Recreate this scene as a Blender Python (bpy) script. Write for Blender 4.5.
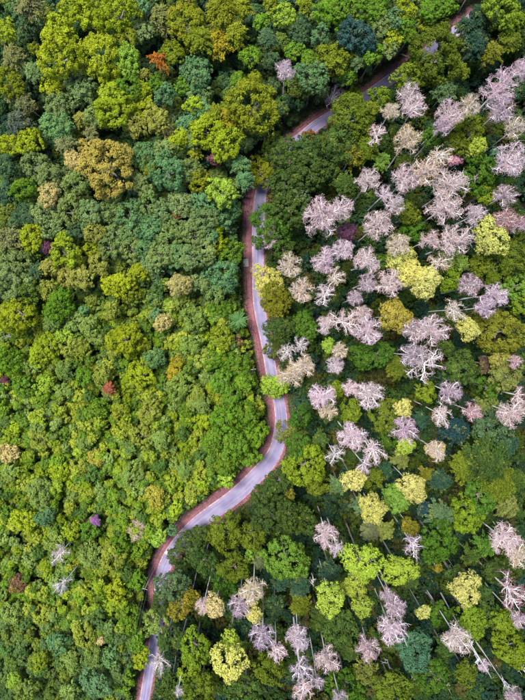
import bpy, math, random
import numpy as np
from mathutils import Vector, Matrix

for o in list(bpy.data.objects): bpy.data.objects.remove(o)
scene = bpy.context.scene
C = scene.collection
R_ = math.radians

# ------------------------------------------------------------------ camera, sky, sun, exposure
H = 160.0                 # drone height above the road (m)
FPX = 480.0               # focal length in photo pixels
CX, CY = 262.5, 330.0     # the point straight below the drone
cam_data = bpy.data.cameras.new('camera')
cam_data.sensor_fit = 'AUTO'; cam_data.sensor_width = 36.0
cam_data.lens = 36.0 * FPX / 700.0
cam_data.shift_y = -20.0 / 700.0
cam_data.clip_start = 1.0; cam_data.clip_end = 3000.0
cam = bpy.data.objects.new('camera', cam_data); C.objects.link(cam)
cam.location = (0, 0, H); cam.rotation_euler = (0, 0, 0)
scene.camera = cam

SUN_ELEV, SUN_AZ = 68.0, 310.0      # azimuth measured clockwise from +Y (photo top)
w = bpy.data.worlds.new('World'); scene.world = w; w.use_nodes = True
nt = w.node_tree; nt.nodes.clear()
sky = nt.nodes.new('ShaderNodeTexSky'); sky.sky_type = 'NISHITA'; sky.sun_disc = False
sky.sun_elevation = R_(SUN_ELEV); sky.sun_rotation = R_(SUN_AZ)
bg = nt.nodes.new('ShaderNodeBackground'); bg.inputs[1].default_value = 0.10
wo = nt.nodes.new('ShaderNodeOutputWorld')
nt.links.new(sky.outputs[0], bg.inputs[0]); nt.links.new(bg.outputs[0], wo.inputs[0])
sd = bpy.data.lights.new('sun', 'SUN'); sd.energy = 3.4; sd.angle = R_(24.0); sd.color = (1.0, 0.94, 0.86)
sun = bpy.data.objects.new('sun', sd); C.objects.link(sun)
sdir = Vector((math.sin(R_(SUN_AZ)) * math.cos(R_(SUN_ELEV)), math.cos(R_(SUN_AZ)) * math.cos(R_(SUN_ELEV)), math.sin(R_(SUN_ELEV))))
sun.rotation_euler = sdir.to_track_quat('Z', 'Y').to_euler(); sun.location = (0, 0, 220)
vs = scene.view_settings
vs.view_transform = 'Standard'; vs.look = 'None'; vs.gamma = 1.0; vs.use_curve_mapping = False
vs.exposure = 1.12
scene.render.engine = 'CYCLES'
scene.cycles.max_bounces = 4; scene.cycles.diffuse_bounces = 2; scene.cycles.transmission_bounces = 2; scene.cycles.glossy_bounces = 2
scene.cycles.sample_clamp_indirect = 6.0

def at(u, v, z=0.0):
    """photo pixel -> world point at height z"""
    s = (H - z) / FPX
    return Vector(((u - CX) * s, (CY - v) * s, z))
def lin(c):
    return tuple(((x / 255) / 12.92 if x / 255 <= 0.04045 else ((x / 255 + 0.055) / 1.055) ** 2.4) for x in c)

# ------------------------------------------------------------------ materials
def mat(name):
    m = bpy.data.materials.new(name); m.use_nodes = True
    n = m.node_tree.nodes; l = m.node_tree.links; n.clear()
    out = n.new('ShaderNodeOutputMaterial')
    return m, n, l, out
def mixrgb(n, l, fac, a, b, mode='MIX'):
    x = n.new('ShaderNodeMix'); x.data_type = 'RGBA'; x.blend_type = mode
    for sock, v in ((x.inputs[0], fac), (x.inputs[6], a), (x.inputs[7], b)):
        if hasattr(v, 'is_linked'): l.new(v, sock)
        elif isinstance(v, (int, float)): sock.default_value = v
        else: sock.default_value = (*v, 1)
    return x.outputs[2]
def maprange(n, l, v, a, b, c, d):
    x = n.new('ShaderNodeMapRange'); l.new(v, x.inputs[0])
    for i, q in enumerate((a, b, c, d)): x.inputs[i + 1].default_value = q
    return x.outputs[0]

def leaf_material(name, accent, acc_lo=0.55, acc_hi=1.0, acc_max=0.5, own=False, trans=0.18, spread=(0.55, 1.45)):
    """leaf colour = the tree's own colour (object colour), each leaf a bit different, some turned to an accent colour"""
    m, n, l, out = mat(name)
    if own:
        a = n.new('ShaderNodeAttribute'); a.attribute_name = 'leaf_colour'; a.attribute_type = own; col = a.outputs[0]
    else:
        oi = n.new('ShaderNodeObjectInfo'); col = oi.outputs['Color']
    t = n.new('ShaderNodeAttribute'); t.attribute_name = 'tint'
    v = maprange(n, l, t.outputs['Fac'], 0, 1, *spread)
    col2 = mixrgb(n, l, 1.0, col, v, 'MULTIPLY')
    t2 = n.new('ShaderNodeAttribute'); t2.attribute_name = 'turn'
    f = maprange(n, l, t2.outputs['Fac'], acc_lo, acc_hi, 0, acc_max)
    col3 = mixrgb(n, l, f, col2, accent)
    p = n.new('ShaderNodeBsdfDiffuse'); l.new(col3, p.inputs['Color'])
    tr = n.new('ShaderNodeBsdfTranslucent'); l.new(col3, tr.inputs['Color'])
    mx = n.new('ShaderNodeMixShader'); mx.inputs[0].default_value = trans
    l.new(p.outputs[0], mx.inputs[1]); l.new(tr.outputs[0], mx.inputs[2]); l.new(mx.outputs[0], out.inputs[0])
    return m
def simple_material(name, c1, c2, scale=4.0, rough=0.85, bump=0.3, detail=5.0, stretch=(1, 1, 1)):
    m, n, l, out = mat(name)
    tc = n.new('ShaderNodeTexCoord'); mp = n.new('ShaderNodeMapping'); mp.inputs['Scale'].default_value = stretch
    l.new(tc.outputs['Object'], mp.inputs[0])
    ns = n.new('ShaderNodeTexNoise'); ns.inputs['Scale'].default_value = scale; ns.inputs['Detail'].default_value = detail
    l.new(mp.outputs[0], ns.inputs['Vector'])
    f = maprange(n, l, ns.outputs[0], 0.35, 0.65, 0, 1)
    col = mixrgb(n, l, f, c1, c2)
    p = n.new('ShaderNodeBsdfPrincipled'); l.new(col, p.inputs['Base Color']); p.inputs['Roughness'].default_value = rough
    p.inputs['Specular IOR Level'].default_value = 0.2
    b = n.new('ShaderNodeBump'); b.inputs['Strength'].default_value = bump; b.inputs['Distance'].default_value = 0.05
    l.new(ns.outputs[0], b.inputs['Height']); l.new(b.outputs[0], p.inputs['Normal'])
    l.new(p.outputs[0], out.inputs[0])
    return m

M = {}
M['leaf'] = leaf_material('leaf_broad', (0.30, 0.32, 0.05), 0.72, 1.0, 0.45)
M['leaf_gold'] = leaf_material('leaf_turning', (0.42, 0.30, 0.05), 0.6, 1.0, 0.7)
M['leaf_pinkish'] = leaf_material('leaf_pink_shoots', (0.34, 0.19, 0.15), 0.62, 0.95, 0.6)
M['leaf_flush'] = leaf_material('leaf_new_flush', (0.24, 0.30, 0.05), 0.62, 0.95, 0.75, trans=0.25, spread=(0.6, 1.35))
M['bud'] = leaf_material('bud_and_twig_leaf', (0.50, 0.42, 0.12), 2, 3, 0.0, trans=0.2, spread=(0.7, 1.25))
M['bud_mixed'] = leaf_material('bud_with_young_leaf', (0.52, 0.46, 0.13), 0.45, 0.6, 0.95, trans=0.2, spread=(0.7, 1.25))
M['leaf_thicket'] = leaf_material('leaf_thicket', (0.28, 0.30, 0.05), 0.72, 1.0, 0.45, own='INSTANCER')
M['leaf_weed'] = leaf_material('leaf_weed', (0.28, 0.30, 0.05), 0.75, 1.0, 0.45, own='GEOMETRY')
M['pale_bark'] = simple_material('bark_pale', (0.84, 0.80, 0.81), (0.70, 0.64, 0.66), 3.0, stretch=(1, 1, 0.3))
M['grey_bark'] = simple_material('bark_grey', (0.22, 0.19, 0.17), (0.34, 0.30, 0.28), 3.0, stretch=(1, 1, 0.3))
M['twig'] = None
M['ground'] = simple_material('forest_floor', (0.030, 0.050, 0.022), (0.055, 0.055, 0.028), 0.25, bump=0.6, detail=9)
M['concrete'] = simple_material('concrete_weathered', (0.50, 0.47, 0.46), (0.38, 0.35, 0.35), 5.0)
M['wire'] = simple_material('wire_grey', (0.20, 0.20, 0.22), (0.16, 0.16, 0.18), 1.0)
M['insulator'] = simple_material('porcelain', (0.6, 0.6, 0.62), (0.5, 0.5, 0.52), 3.0, rough=0.3)

def twig_material():
    m, n, l, out = mat('bark_twig')
    oi = n.new('ShaderNodeObjectInfo')
    col = mixrgb(n, l, 0.12, oi.outputs['Color'], (0.78, 0.70, 0.70))
    p = n.new('ShaderNodeBsdfPrincipled'); l.new(col, p.inputs['Base Color']); p.inputs['Roughness'].default_value = 0.8
    p.inputs['Specular IOR Level'].default_value = 0.2
    l.new(p.outputs[0], out.inputs[0]); return m
M['twig'] = twig_material()

def asphalt_material():
    m, n, l, out = mat('asphalt_worn')
    uv = n.new('ShaderNodeUVMap'); uv.uv_map = 'strip'
    sep = n.new('ShaderNodeSeparateXYZ'); l.new(uv.outputs[0], sep.inputs[0])
    tc = n.new('ShaderNodeTexCoord')
    n1 = n.new('ShaderNodeTexNoise'); n1.inputs['Scale'].default_value = 0.22; n1.inputs['Detail'].default_value = 6; l.new(tc.outputs['Object'], n1.inputs['Vector'])
    n2 = n.new('ShaderNodeTexNoise'); n2.inputs['Scale'].default_value = 5.0; n2.inputs['Detail'].default_value = 6; l.new(tc.outputs['Object'], n2.inputs['Vector'])
    base = mixrgb(n, l, maprange(n, l, n1.outputs[0], 0.38, 0.62, 0, 1), (0.16, 0.14, 0.265), (0.25, 0.225, 0.36))
    base = mixrgb(n, l, maprange(n, l, n2.outputs[0], 0.3, 0.7, 0, 0.35), base, (0.13, 0.115, 0.20))
    # wheel tracks, polished paler; a band of red dust along the verge side
    mp = n.new('ShaderNodeMapping'); mp.inputs['Scale'].default_value = (6.0, 0.05, 1); l.new(uv.outputs[0], mp.inputs[0])
    n3 = n.new('ShaderNodeTexNoise'); n3.inputs['Scale'].default_value = 1.0; n3.inputs['Detail'].default_value = 4; l.new(mp.outputs[0], n3.inputs['Vector'])
    base = mixrgb(n, l, maprange(n, l, n3.outputs[0], 0.45, 0.65, 0, 0.5), base, (0.33, 0.295, 0.41))
    dust = n.new('ShaderNodeMath'); dust.operation = 'MULTIPLY'
    l.new(maprange(n, l, sep.outputs[0], 0.22, 0.0, 0, 1), dust.inputs[0]); l.new(maprange(n, l, n2.outputs[0], 0.35, 0.6, 0.1, 0.9), dust.inputs[1])
    base = mixrgb(n, l, dust.outputs[0], base, (0.34, 0.19, 0.20))
    dust2 = maprange(n, l, sep.outputs[0], 0.9, 1.0, 0, 0.6)
    base = mixrgb(n, l, dust2, base, (0.28, 0.15, 0.18))
    p = n.new('ShaderNodeBsdfPrincipled'); l.new(base, p.inputs['Base Color']); p.inputs['Roughness'].default_value = 0.8
    b = n.new('ShaderNodeBump'); b.inputs['Strength'].default_value = 0.3; b.inputs['Distance'].default_value = 0.02
    l.new(n2.outputs[0], b.inputs['Height']); l.new(b.outputs[0], p.inputs['Normal'])
    l.new(p.outputs[0], out.inputs[0]); return m
M['asphalt'] = asphalt_material()

def verge_material():
    m, n, l, out = mat('laterite_verge')
    uv = n.new('ShaderNodeUVMap'); uv.uv_map = 'strip'
    tc = n.new('ShaderNodeTexCoord')
    mp = n.new('ShaderNodeMapping'); mp.inputs['Scale'].default_value = (5.0, 0.06, 1); l.new(uv.outputs[0], mp.inputs[0])
    n1 = n.new('ShaderNodeTexNoise'); n1.inputs['Scale'].default_value = 1.0; n1.inputs['Detail'].default_value = 6; l.new(mp.outputs[0], n1.inputs['Vector'])
    n2 = n.new('ShaderNodeTexNoise'); n2.inputs['Scale'].default_value = 0.6; n2.inputs['Detail'].default_value = 8; l.new(tc.outputs['Object'], n2.inputs['Vector'])
    n3 = n.new('ShaderNodeTexNoise'); n3.inputs['Scale'].default_value = 4.0; n3.inputs['Detail'].default_value = 8; l.new(tc.outputs['Object'], n3.inputs['Vector'])
    base = mixrgb(n, l, maprange(n, l, n1.outputs[0], 0.38, 0.62, 0, 1), (0.135, 0.044, 0.062), (0.26, 0.095, 0.120))
    base = mixrgb(n, l, maprange(n, l, n3.outputs[0], 0.5, 0.72, 0, 0.7), base, (0.38, 0.20, 0.245))
    base = mixrgb(n, l, maprange(n, l, n2.outputs[0], 0.52, 0.66, 0, 0.75), base, (0.075, 0.07, 0.035))
    p = n.new('ShaderNodeBsdfPrincipled'); l.new(base, p.inputs['Base Color']); p.inputs['Roughness'].default_value = 0.95
    b = n.new('ShaderNodeBump'); b.inputs['Strength'].default_value = 0.7; b.inputs['Distance'].default_value = 0.1
    l.new(n3.outputs[0], b.inputs['Height']); l.new(b.outputs[0], p.inputs['Normal'])
    l.new(p.outputs[0], out.inputs[0]); return m
M['verge'] = verge_material()

def line_material():
    m, n, l, out = mat('edge_paint_faded')
    tc = n.new('ShaderNodeTexCoord')
    n1 = n.new('ShaderNodeTexNoise'); n1.inputs['Scale'].default_value = 0.9; n1.inputs['Detail'].default_value = 8; l.new(tc.outputs['Object'], n1.inputs['Vector'])
    base = mixrgb(n, l, maprange(n, l, n1.outputs[0], 0.40, 0.58, 0, 1), (0.46, 0.36, 0.42), (0.26, 0.18, 0.22))
    p = n.new('ShaderNodeBsdfPrincipled'); l.new(base, p.inputs['Base Color']); p.inputs['Roughness'].default_value = 0.8
    l.new(p.outputs[0], out.inputs[0]); return m
M['line'] = line_material()

# ------------------------------------------------------------------ mesh helpers
def mesh_np(name, verts, faces, material, smooth=False, attrs=None):
    """verts (n,3) array, faces (m,k) array of constant k"""
    verts = np.asarray(verts, np.float32); faces = np.asarray(faces, np.int32)
    me = bpy.data.meshes.new(name)
    nv, (nf, k) = len(verts), faces.shape
    me.vertices.add(nv); me.vertices.foreach_set('co', verts.ravel())
    me.loops.add(nf * k); me.loops.foreach_set('vertex_index', faces.ravel())
    me.polygons.add(nf); me.polygons.foreach_set('loop_start', np.arange(0, nf * k, k, dtype=np.int32))
    me.polygons.foreach_set('loop_total', np.full(nf, k, np.int32))
    if smooth: me.polygons.foreach_set('use_smooth', np.ones(nf, bool))
    for an, (typ, val) in (attrs or {}).items():
        a = me.attributes.new(an, typ, 'FACE')
        a.data.foreach_set('color' if typ == 'FLOAT_COLOR' else 'value', np.asarray(val, np.float32).ravel())
    me.update(calc_edges=True); me.materials.append(material)
    return me
def obj(name, me, parent=None, loc=(0, 0, 0), rot=(0, 0, 0), sc=(1, 1, 1), colour=None):
    o = bpy.data.objects.new(name, me); C.objects.link(o)
    o.location = loc; o.rotation_euler = rot; o.scale = sc
    if parent is not None: o.parent = parent
    if colour is not None: o.color = (*colour, 1)
    return o
def tag(o, label=None, cat=None, group=None, kind=None):
    if label: o['label'] = label
    if cat: o['category'] = cat
    if group: o['group'] = group
    if kind: o['kind'] = kind
    return o
def unit(a): return a / np.maximum(np.linalg.norm(a, axis=-1, keepdims=True), 1e-6)

def leaf_quads(rng, pos, nrm, along, length, width):
    """diamond leaves: pos (n,3), nrm outward, along preferred direction; slightly folded"""
    n = len(pos)
    a = along - nrm * np.sum(along * nrm, 1, keepdims=True); a = unit(a)
    b = np.cross(nrm, a)
    length = np.broadcast_to(np.asarray(length, float), (n,))[:, None]; width = np.broadcast_to(np.asarray(width, float), (n,))[:, None]
    fold = 0.18 * width
    v = np.stack([pos - a * length * 0.5, pos + b * width * 0.5 + nrm * fold + a * length * 0.05,
                  pos + a * length * 0.5, pos - b * width * 0.5 + nrm * fold + a * length * 0.05], 1)
    return v.reshape(-1, 3), np.arange(4 * n).reshape(-1, 4)

def tubes(paths, radii, sides=5):
    """paths: list of (k,3) arrays, radii list of (k,) -> verts, quad faces"""
    V, F, base = [], [], 0
    ang = np.linspace(0, 2 * np.pi, sides, endpoint=False)
    for p, r in zip(paths, radii):
        p = np.asarray(p, float); r = np.asarray(r, float); k = len(p)
        t = unit(np.gradient(p, axis=0))
        up = np.where(np.abs(t[:, 2:3]) > 0.9, np.array([[1., 0, 0]]), np.array([[0, 0, 1.]]))
        a = unit(np.cross(t, up)); b = np.cross(t, a)
        ring = p[:, None] + r[:, None, None] * (np.cos(ang)[None, :, None] * a[:, None] + np.sin(ang)[None, :, None] * b[:, None])
        V.append(ring.reshape(-1, 3))
        for i in range(k - 1):
            for s in range(sides):
                s2 = (s + 1) % sides
                F.append((base + i * sides + s, base + i * sides + s2, base + (i + 1) * sides + s2, base + (i + 1) * sides + s))
        base += k * sides
    return np.concatenate(V), np.array(F)

def sphere_dirs(rng, n, zmin):
    z = rng.uniform(zmin, 1, n); a = rng.uniform(0, 2 * np.pi, n); s = np.sqrt(1 - z * z)
    return np.stack([s * np.cos(a), s * np.sin(a), z], 1)

def lobed_crown(seed, R, nl, lob, nleaf, ll, flat=0.75, irregular=0.22, mat_='leaf', zmin=-0.25, name='crown', tufts=1.0):
    """rounded crown made of leafy lobes (clusters of leaves at the branch ends)"""
    rng = np.random.default_rng(seed)
    i = np.arange(nl) + 0.5
    z = 1 - i / nl * (1 - zmin); a = i * 2.399963 + rng.uniform(0, 6)
    s = np.sqrt(np.maximum(0, 1 - z * z))
    d = np.stack([s * np.cos(a), s * np.sin(a), z], 1) + rng.normal(0, 0.13, (nl, 3)); d = unit(d)
    ph = rng.uniform(0, 6.28, 4); az = np.arctan2(d[:, 1], d[:, 0])
    irr = 1 + irregular * (0.6 * np.sin(2 * az + ph[0]) + 0.5 * np.sin(3 * az + ph[1]) + 0.4 * np.sin(5 * az + ph[2])) * np.sqrt(s + 0.05)
    lr = R * lob * rng.uniform(0.7, 1.3, nl)
    cen = d * ((R - lr) * irr * rng.uniform(0.80, 1.08, nl))[:, None]
    cen[:, 2] *= flat
    # every lobe carries tufts of leaves at its shoot ends, with gaps between the tufts
    ns = np.maximum(4, (11 * (lr / (R * lob)) ** 2 * tufts).astype(int)); lw = np.repeat(np.arange(nl), ns); m = len(lw)
    sd_ = unit(rng.normal(0, 1, (m, 3)) + 0.8 * d[lw] + np.array([0, 0, 0.5]))
    sc_ = cen[lw] + sd_ * (lr[lw] * rng.uniform(0.72, 1.08, m))[:, None] * np.array([1, 1, 0.85])
    sr = lr[lw] * rng.uniform(0.26, 0.46, m) / math.sqrt(tufts)
    cnt = rng.multinomial(nleaf, sr ** 2 / np.sum(sr ** 2)); tw_ = np.repeat(np.arange(m), cnt); n = len(tw_); which = lw[tw_]
    dd = unit(rng.normal(0, 1, (n, 3)) + 0.7 * sd_[tw_] + np.array([0, 0, 0.35]))
    pos = sc_[tw_] + dd * (sr[tw_] * rng.uniform(0.55, 1.1, n))[:, None]
    stray = rng.random(n) < 0.07
    pos[stray] = cen[which[stray]] + dd[stray] * (lr[which[stray]] * rng.uniform(0.2, 1.0, stray.sum()))[:, None]
    nrm = unit(dd * 0.8 + 0.5 * sd_[tw_] + rng.normal(0, 0.35, (n, 3)) + np.array([0, 0, 0.2]))
    al = unit(rng.normal(0, 1, (n, 3)) + dd * 0.4)
    L = ll * rng.uniform(0.7, 1.3, n)
    v, f = leaf_quads(rng, pos, nrm, al, L, L * 0.68)
    lt = rng.uniform(0.1, 0.9, nl); st_ = rng.random(m)
    tint = np.clip(lt[which] * 0.35 + st_[tw_] * 0.35 + rng.uniform(0, 0.3, n), 0, 1)
    lturn = rng.random(nl)
    turn = np.clip(0.45 * lturn[which] + 0.3 * rng.random(m)[tw_] + 0.25 * rng.random(n) + 0.12 * (dd[:, 2] - 0.5), 0, 1)
    return mesh_np(name, v, f, M[mat_], attrs={'tint': ('FLOAT', tint), 'turn': ('FLOAT', turn)})

def feathery_crown(seed, R, nb, per, ll, rise=0.7, mat_='leaf', droop=0.5, slim=1.0):
    """loose crown of leafy sprays running out from the stem and drooping at the ends"""
    rng = np.random.default_rng(seed); P, Nn, A, T, U = [], [], [], [], []
    for b in range(nb):
        q = (b + 0.5) / nb; az = b * 2.399963 + rng.normal(0, 0.25)
        ln = R * rng.uniform(0.72, 1.08) * (0.35 + 0.65 * math.sqrt(q)); z0 = R * rise * (1 - q) * rng.uniform(0.8, 1.2) - R * 0.1
        h = np.array([math.cos(az), math.sin(az), 0]); t = np.sort(rng.uniform(0.12, 1.0, per))
        side = np.array([-h[1], h[0], 0])
        wid = slim * (0.16 * R * np.sin(np.pi * np.clip(t, 0, 1) ** 0.8) + 0.05 * R)
        p = h[None] * (ln * t)[:, None] + np.array([0, 0, 1])[None] * (z0 + ln * (0.35 * t - droop * t * t))[:, None]
        p = p + side[None] * (rng.normal(0, 0.5, per) * wid)[:, None]
        p[:, 2] += rng.normal(0, 0.05 * R, per) - 0.25 * np.abs(p @ side)
        P.append(p); Nn.append(unit(np.array([0, 0, 1.0])[None] + 0.35 * h[None] + rng.normal(0, 0.4, (per, 3))))
        A.append(unit(h[None] + side[None] * rng.normal(0, 0.7, per)[:, None] + np.array([0, 0, -0.35])[None]))
        T.append(np.clip(rng.uniform(0.1, 0.9) * 0.5 + 0.5 * rng.random(per), 0, 1)); U.append(np.clip(rng.random() * 0.5 + 0.35 * rng.random(per) + 0.2 * t, 0, 1))
    P, Nn, A = map(np.concatenate, (P, Nn, A)); L = ll * rng.uniform(0.7, 1.35, len(P))
    v, f = leaf_quads(rng, P, Nn, A, L, L * 0.45)
    return mesh_np('crown', v, f, M[mat_], attrs={'tint': ('FLOAT', np.concatenate(T)), 'turn': ('FLOAT', np.concatenate(U))})

def bend(rng, p0, d, ln, k, wob, lift=0.0):
    pts = [np.array(p0, float)]; d = np.array(d, float); d /= np.linalg.norm(d)
    for i in range(k):
        d = d + rng.normal(0, wob, 3) + np.array([0, 0, lift]); d /= np.linalg.norm(d)
        pts.append(pts[-1] + d * ln / k)
    return np.array(pts)

def rounded(v, R):
    """branch ends stop at an even crown outline: long shoots are bent short"""
    v = np.array(v, float); q = np.linalg.norm(v[:, :2], axis=1); a, b = 0.7 * R, 0.32 * R
    k = np.where(q > a, (a + b * (1 - np.exp(-(q - a) / b))) / np.maximum(q, 1e-6), 1.0); v[:, :2] *= k[:, None]; return v
def bare_crown(seed, R, nlimb, spread=1.0, dens=1.0, leaders=0):
    """leafless crown: list of limb meshes and one mesh of fine twigs with a few buds; origin at the fork"""
    rng = np.random.default_rng(seed); limbs, tw, twr, tips, tipd = [], [], [], [], []
    for i in range(nlimb):
        az = i * 2.399963 + rng.normal(0, 0.25); el = 0.12 + 1.2 * ((i + 0.5) / nlimb) ** 1.2 + rng.normal(0, 0.08)
        d = np.array([math.cos(az) * math.cos(el) * spread, math.sin(az) * math.cos(el) * spread, math.sin(el)])
        ln = R * rng.uniform(0.82, 1.0) * (1.0 if el < 0.9 else 0.85); pth = bend(rng, (0, 0, R * rng.uniform(-0.3, 0.12)), d, ln, 6, 0.12, 0.03)
        P_, R2 = [pth], [np.linspace(0.16, 0.07, 7)]
        nb = int(10 * dens)
        for b in range(nb):
            t = 0.2 + 0.8 * (b + rng.random()) / nb; k = min(5, int(t * 6)); fr = t * 6 - k
            o0 = pth[k] * (1 - fr) + pth[k + 1] * fr
            dr = unit(pth[k + 1] - pth[k]); bd = unit(dr * 0.75 + rng.normal(0, 0.72, 3) + np.array([0, 0, 0.1]))
            bl = R * rng.uniform(0.26, 0.48) * (1.15 - 0.35 * t); bp = bend(rng, o0, bd, bl, 4, 0.18, 0.03)
            P_.append(bp); R2.append(np.linspace(0.072, 0.034, 5))
            for c in range(int(5.5 * dens)):
                j = rng.integers(0, 4); o1 = bp[j] + (bp[j + 1] - bp[j]) * rng.random()
                cd = unit(unit(bp[j + 1] - bp[j]) + rng.normal(0, 0.7, 3)); cp = bend(rng, o1, cd, R * rng.uniform(0.13, 0.26), 2, 0.2)
                tw.append(cp); twr.append(np.array([0.032, 0.026, 0.018]))
                for e in range(3):
                    o2 = cp[0] + (cp[2] - cp[0]) * rng.uniform(0.3, 1); ed = unit(cd + rng.normal(0, 0.75, 3))
                    q = o2 + ed * R * rng.uniform(0.07, 0.15)
                    tw.append(np.array([o2, q])); twr.append(np.array([0.026, 0.017])); tips.append(q); tipd.append(ed)
        v, f = tubes(P_, R2, 4); v = rounded(v, R); limbs.append(mesh_np('limb', v, f, M['pale_bark'], True))
    v, f = tubes(tw, twr, 3); v = rounded(v, R); nt_ = len(f)
    tips = rounded(np.array(tips), R)[::2]; tipd = np.array(tipd)[::2]; n = len(tips)
    rep = 1; pos = np.repeat(tips, rep, 0) + rng.normal(0, 0.13, (n * rep, 3)); nr = unit(rng.normal(0, 1, (n * rep, 3)) + np.array([0, 0, 0.7]))
    L = rng.uniform(0.14, 0.26, n * rep)
    lv, lf = leaf_quads(rng, pos, nr, np.repeat(tipd, rep, 0) + 0.01, L, L * 0.7)
    sect = np.repeat((tips @ unit(rng.normal(0, 1, 3))) / R, rep)       # young leaf breaks on one side first
    turn = np.clip(0.5 + 0.35 * sect + rng.normal(0, 0.14, n * rep), 0, 1)
    me = mesh_np('twigs', np.concatenate([v, lv]), np.concatenate([f, lf + len(v)]), M['twig'],
                 attrs={'tint': ('FLOAT', np.concatenate([np.full(nt_, 0.5), rng.random(n * rep)])), 'turn': ('FLOAT', np.concatenate([np.zeros(nt_), turn]))})
    me.materials.append(M['bud'])
    mi = np.zeros(len(me.polygons), np.int32); mi[nt_:] = 1; me.polygons.foreach_set('material_index', mi)
    me2 = me.copy(); me2.materials[1] = M['bud_mixed']
    return limbs, me, me2

def trunk_mesh(seed, r0, r1, material, limbs=0, R=0, sides=7):
    """stem of unit height (scaled to the tree), gently bent"""
    rng = np.random.default_rng(seed)
    t = np.linspace(0, 1, 9); b = rng.normal(0, 0.25, 2)
    p = np.stack([b[0] * np.sin(np.pi * t) + 0.05 * rng.normal(0, 1, 9) * (t > 0) * (t < 1), b[1] * np.sin(np.pi * t), t], 1)
    r = r0 + (r1 - r0) * t ** 0.8; r[0] = r0 * 1.3
    v, f = tubes([p], [r], sides)
    return mesh_np('trunk', v, f, M[material], True)
def fork_mesh(seed, R, n, material):
    rng = np.random.default_rng(seed); P_, R2 = [], []
    for i in range(n):
        az = i * 6.283 / n + rng.normal(0, 0.3); d = (math.cos(az), math.sin(az), rng.uniform(0.5, 1.6))
        P_.append(bend(rng, (0, 0, -R * 0.75), d, R * rng.uniform(0.9, 1.15), 5, 0.12)); R2.append(np.linspace(0.16, 0.04, 6))
    v, f = tubes(P_, R2, 5); return mesh_np('limb', v, f, M[material], True)

# ------------------------------------------------------------------ road line, ground
ROAD_PX = [(505, -12), (476, 14), (453, 33), (427, 52), (405, 69), (385, 83), (365, 97), (340, 111), (318, 124), (303, 136), (288, 147), (274, 161), (266, 176), (261, 192),
           (259, 210), (258, 230), (258, 250), (258, 270), (258, 290), (259, 305), (262, 322), (266, 340), (269, 358), (272, 375), (277, 392), (280, 408), (281, 422), (279, 438),
           (275, 452), (267, 464), (256, 476), (244, 488), (230, 500), (213, 512), (197, 524), (184, 537), (173, 551), (165, 566), (161, 582), (160, 600), (158, 618), (156, 636),
           (152, 654), (149, 672), (146, 690), (142, 712), (138, 735), (132, 770)]
def spline(pts, step=0.8):
    p = np.array([at(u, v)[:2] for u, v in pts]); out = []
    for i in range(1, len(p) - 2):
        n = max(2, int(np.linalg.norm(p[i + 1] - p[i]) / step))
        t = np.linspace(0, 1, n, endpoint=False)[:, None]
        a, b, c, d = p[i - 1], p[i], p[i + 1], p[i + 2]
        out.append(0.5 * (2 * b + (c - a) * t + (2 * a - 5 * b + 4 * c - d) * t * t + (3 * b - a - 3 * c + d) * t ** 3))
    out.append(p[-2][None]); return np.concatenate(out)
RL = spline(ROAD_PX)
RT = unit(np.gradient(RL, axis=0)); RN = np.stack([RT[:, 1], -RT[:, 0]], 1)     # RN points to the left-hand (photo) bank
if RN[len(RN) // 2][0] > 0: RN = -RN
def road_dist(x, y):
    d2 = (RL[:, 0] - x) ** 2 + (RL[:, 1] - y) ** 2; i = int(np.argmin(d2))
    side = float((x - RL[i, 0]) * RN[i, 0] + (y - RL[i, 1]) * RN[i, 1])
    return math.sqrt(d2[i]), side, i
def road_dist_np(P):
    D = np.empty(len(P)); S = np.empty(len(P))
    for a in range(0, len(P), 2000):
        q = P[a:a + 2000]; d2 = ((q[:, None] - RL[None]) ** 2).sum(2); i = d2.argmin(1)
        D[a:a + 2000] = np.sqrt(d2[np.arange(len(q)), i]); S[a:a + 2000] = ((q - RL[i]) * RN[i]).sum(1)
    return D, S
def gz_np(P, D):
    x, y = P[:, 0], P[:, 1]
    h = 0.9 * np.sin(x * 0.045 + 1.3) * np.sin(y * 0.037 + 0.4) + 0.45 * np.sin(x * 0.11 - y * 0.08) + 0.25 * np.sin(x * 0.23 + y * 0.19)
    k = np.clip((D - 7) / 16, 0, 1); return h * k * k * (3 - 2 * k)
def gz(x, y):
    d, s, i = road_dist(x, y); return float(gz_np(np.array([[x, y]]), np.array([d]))[0])

gs = np.concatenate([np.linspace(-900, -170, 12, endpoint=False), np.arange(-170, 170.1, 2.5), np.linspace(170, 900, 13)[1:]])
gx, gy = np.meshgrid(gs, gs); GP = np.stack([gx.ravel(), gy.ravel()], 1); GD, GS = road_dist_np(GP); k = len(gs)
gv = np.column_stack([GP, gz_np(GP, GD)])
ii, jj = np.meshgrid(np.arange(k - 1), np.arange(k - 1)); q = (jj * k + ii).ravel()
tag(obj('ground', mesh_np('ground', gv, np.stack([q, q + 1, q + k + 1, q + k], 1), M['ground'], True)), kind='structure')

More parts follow.
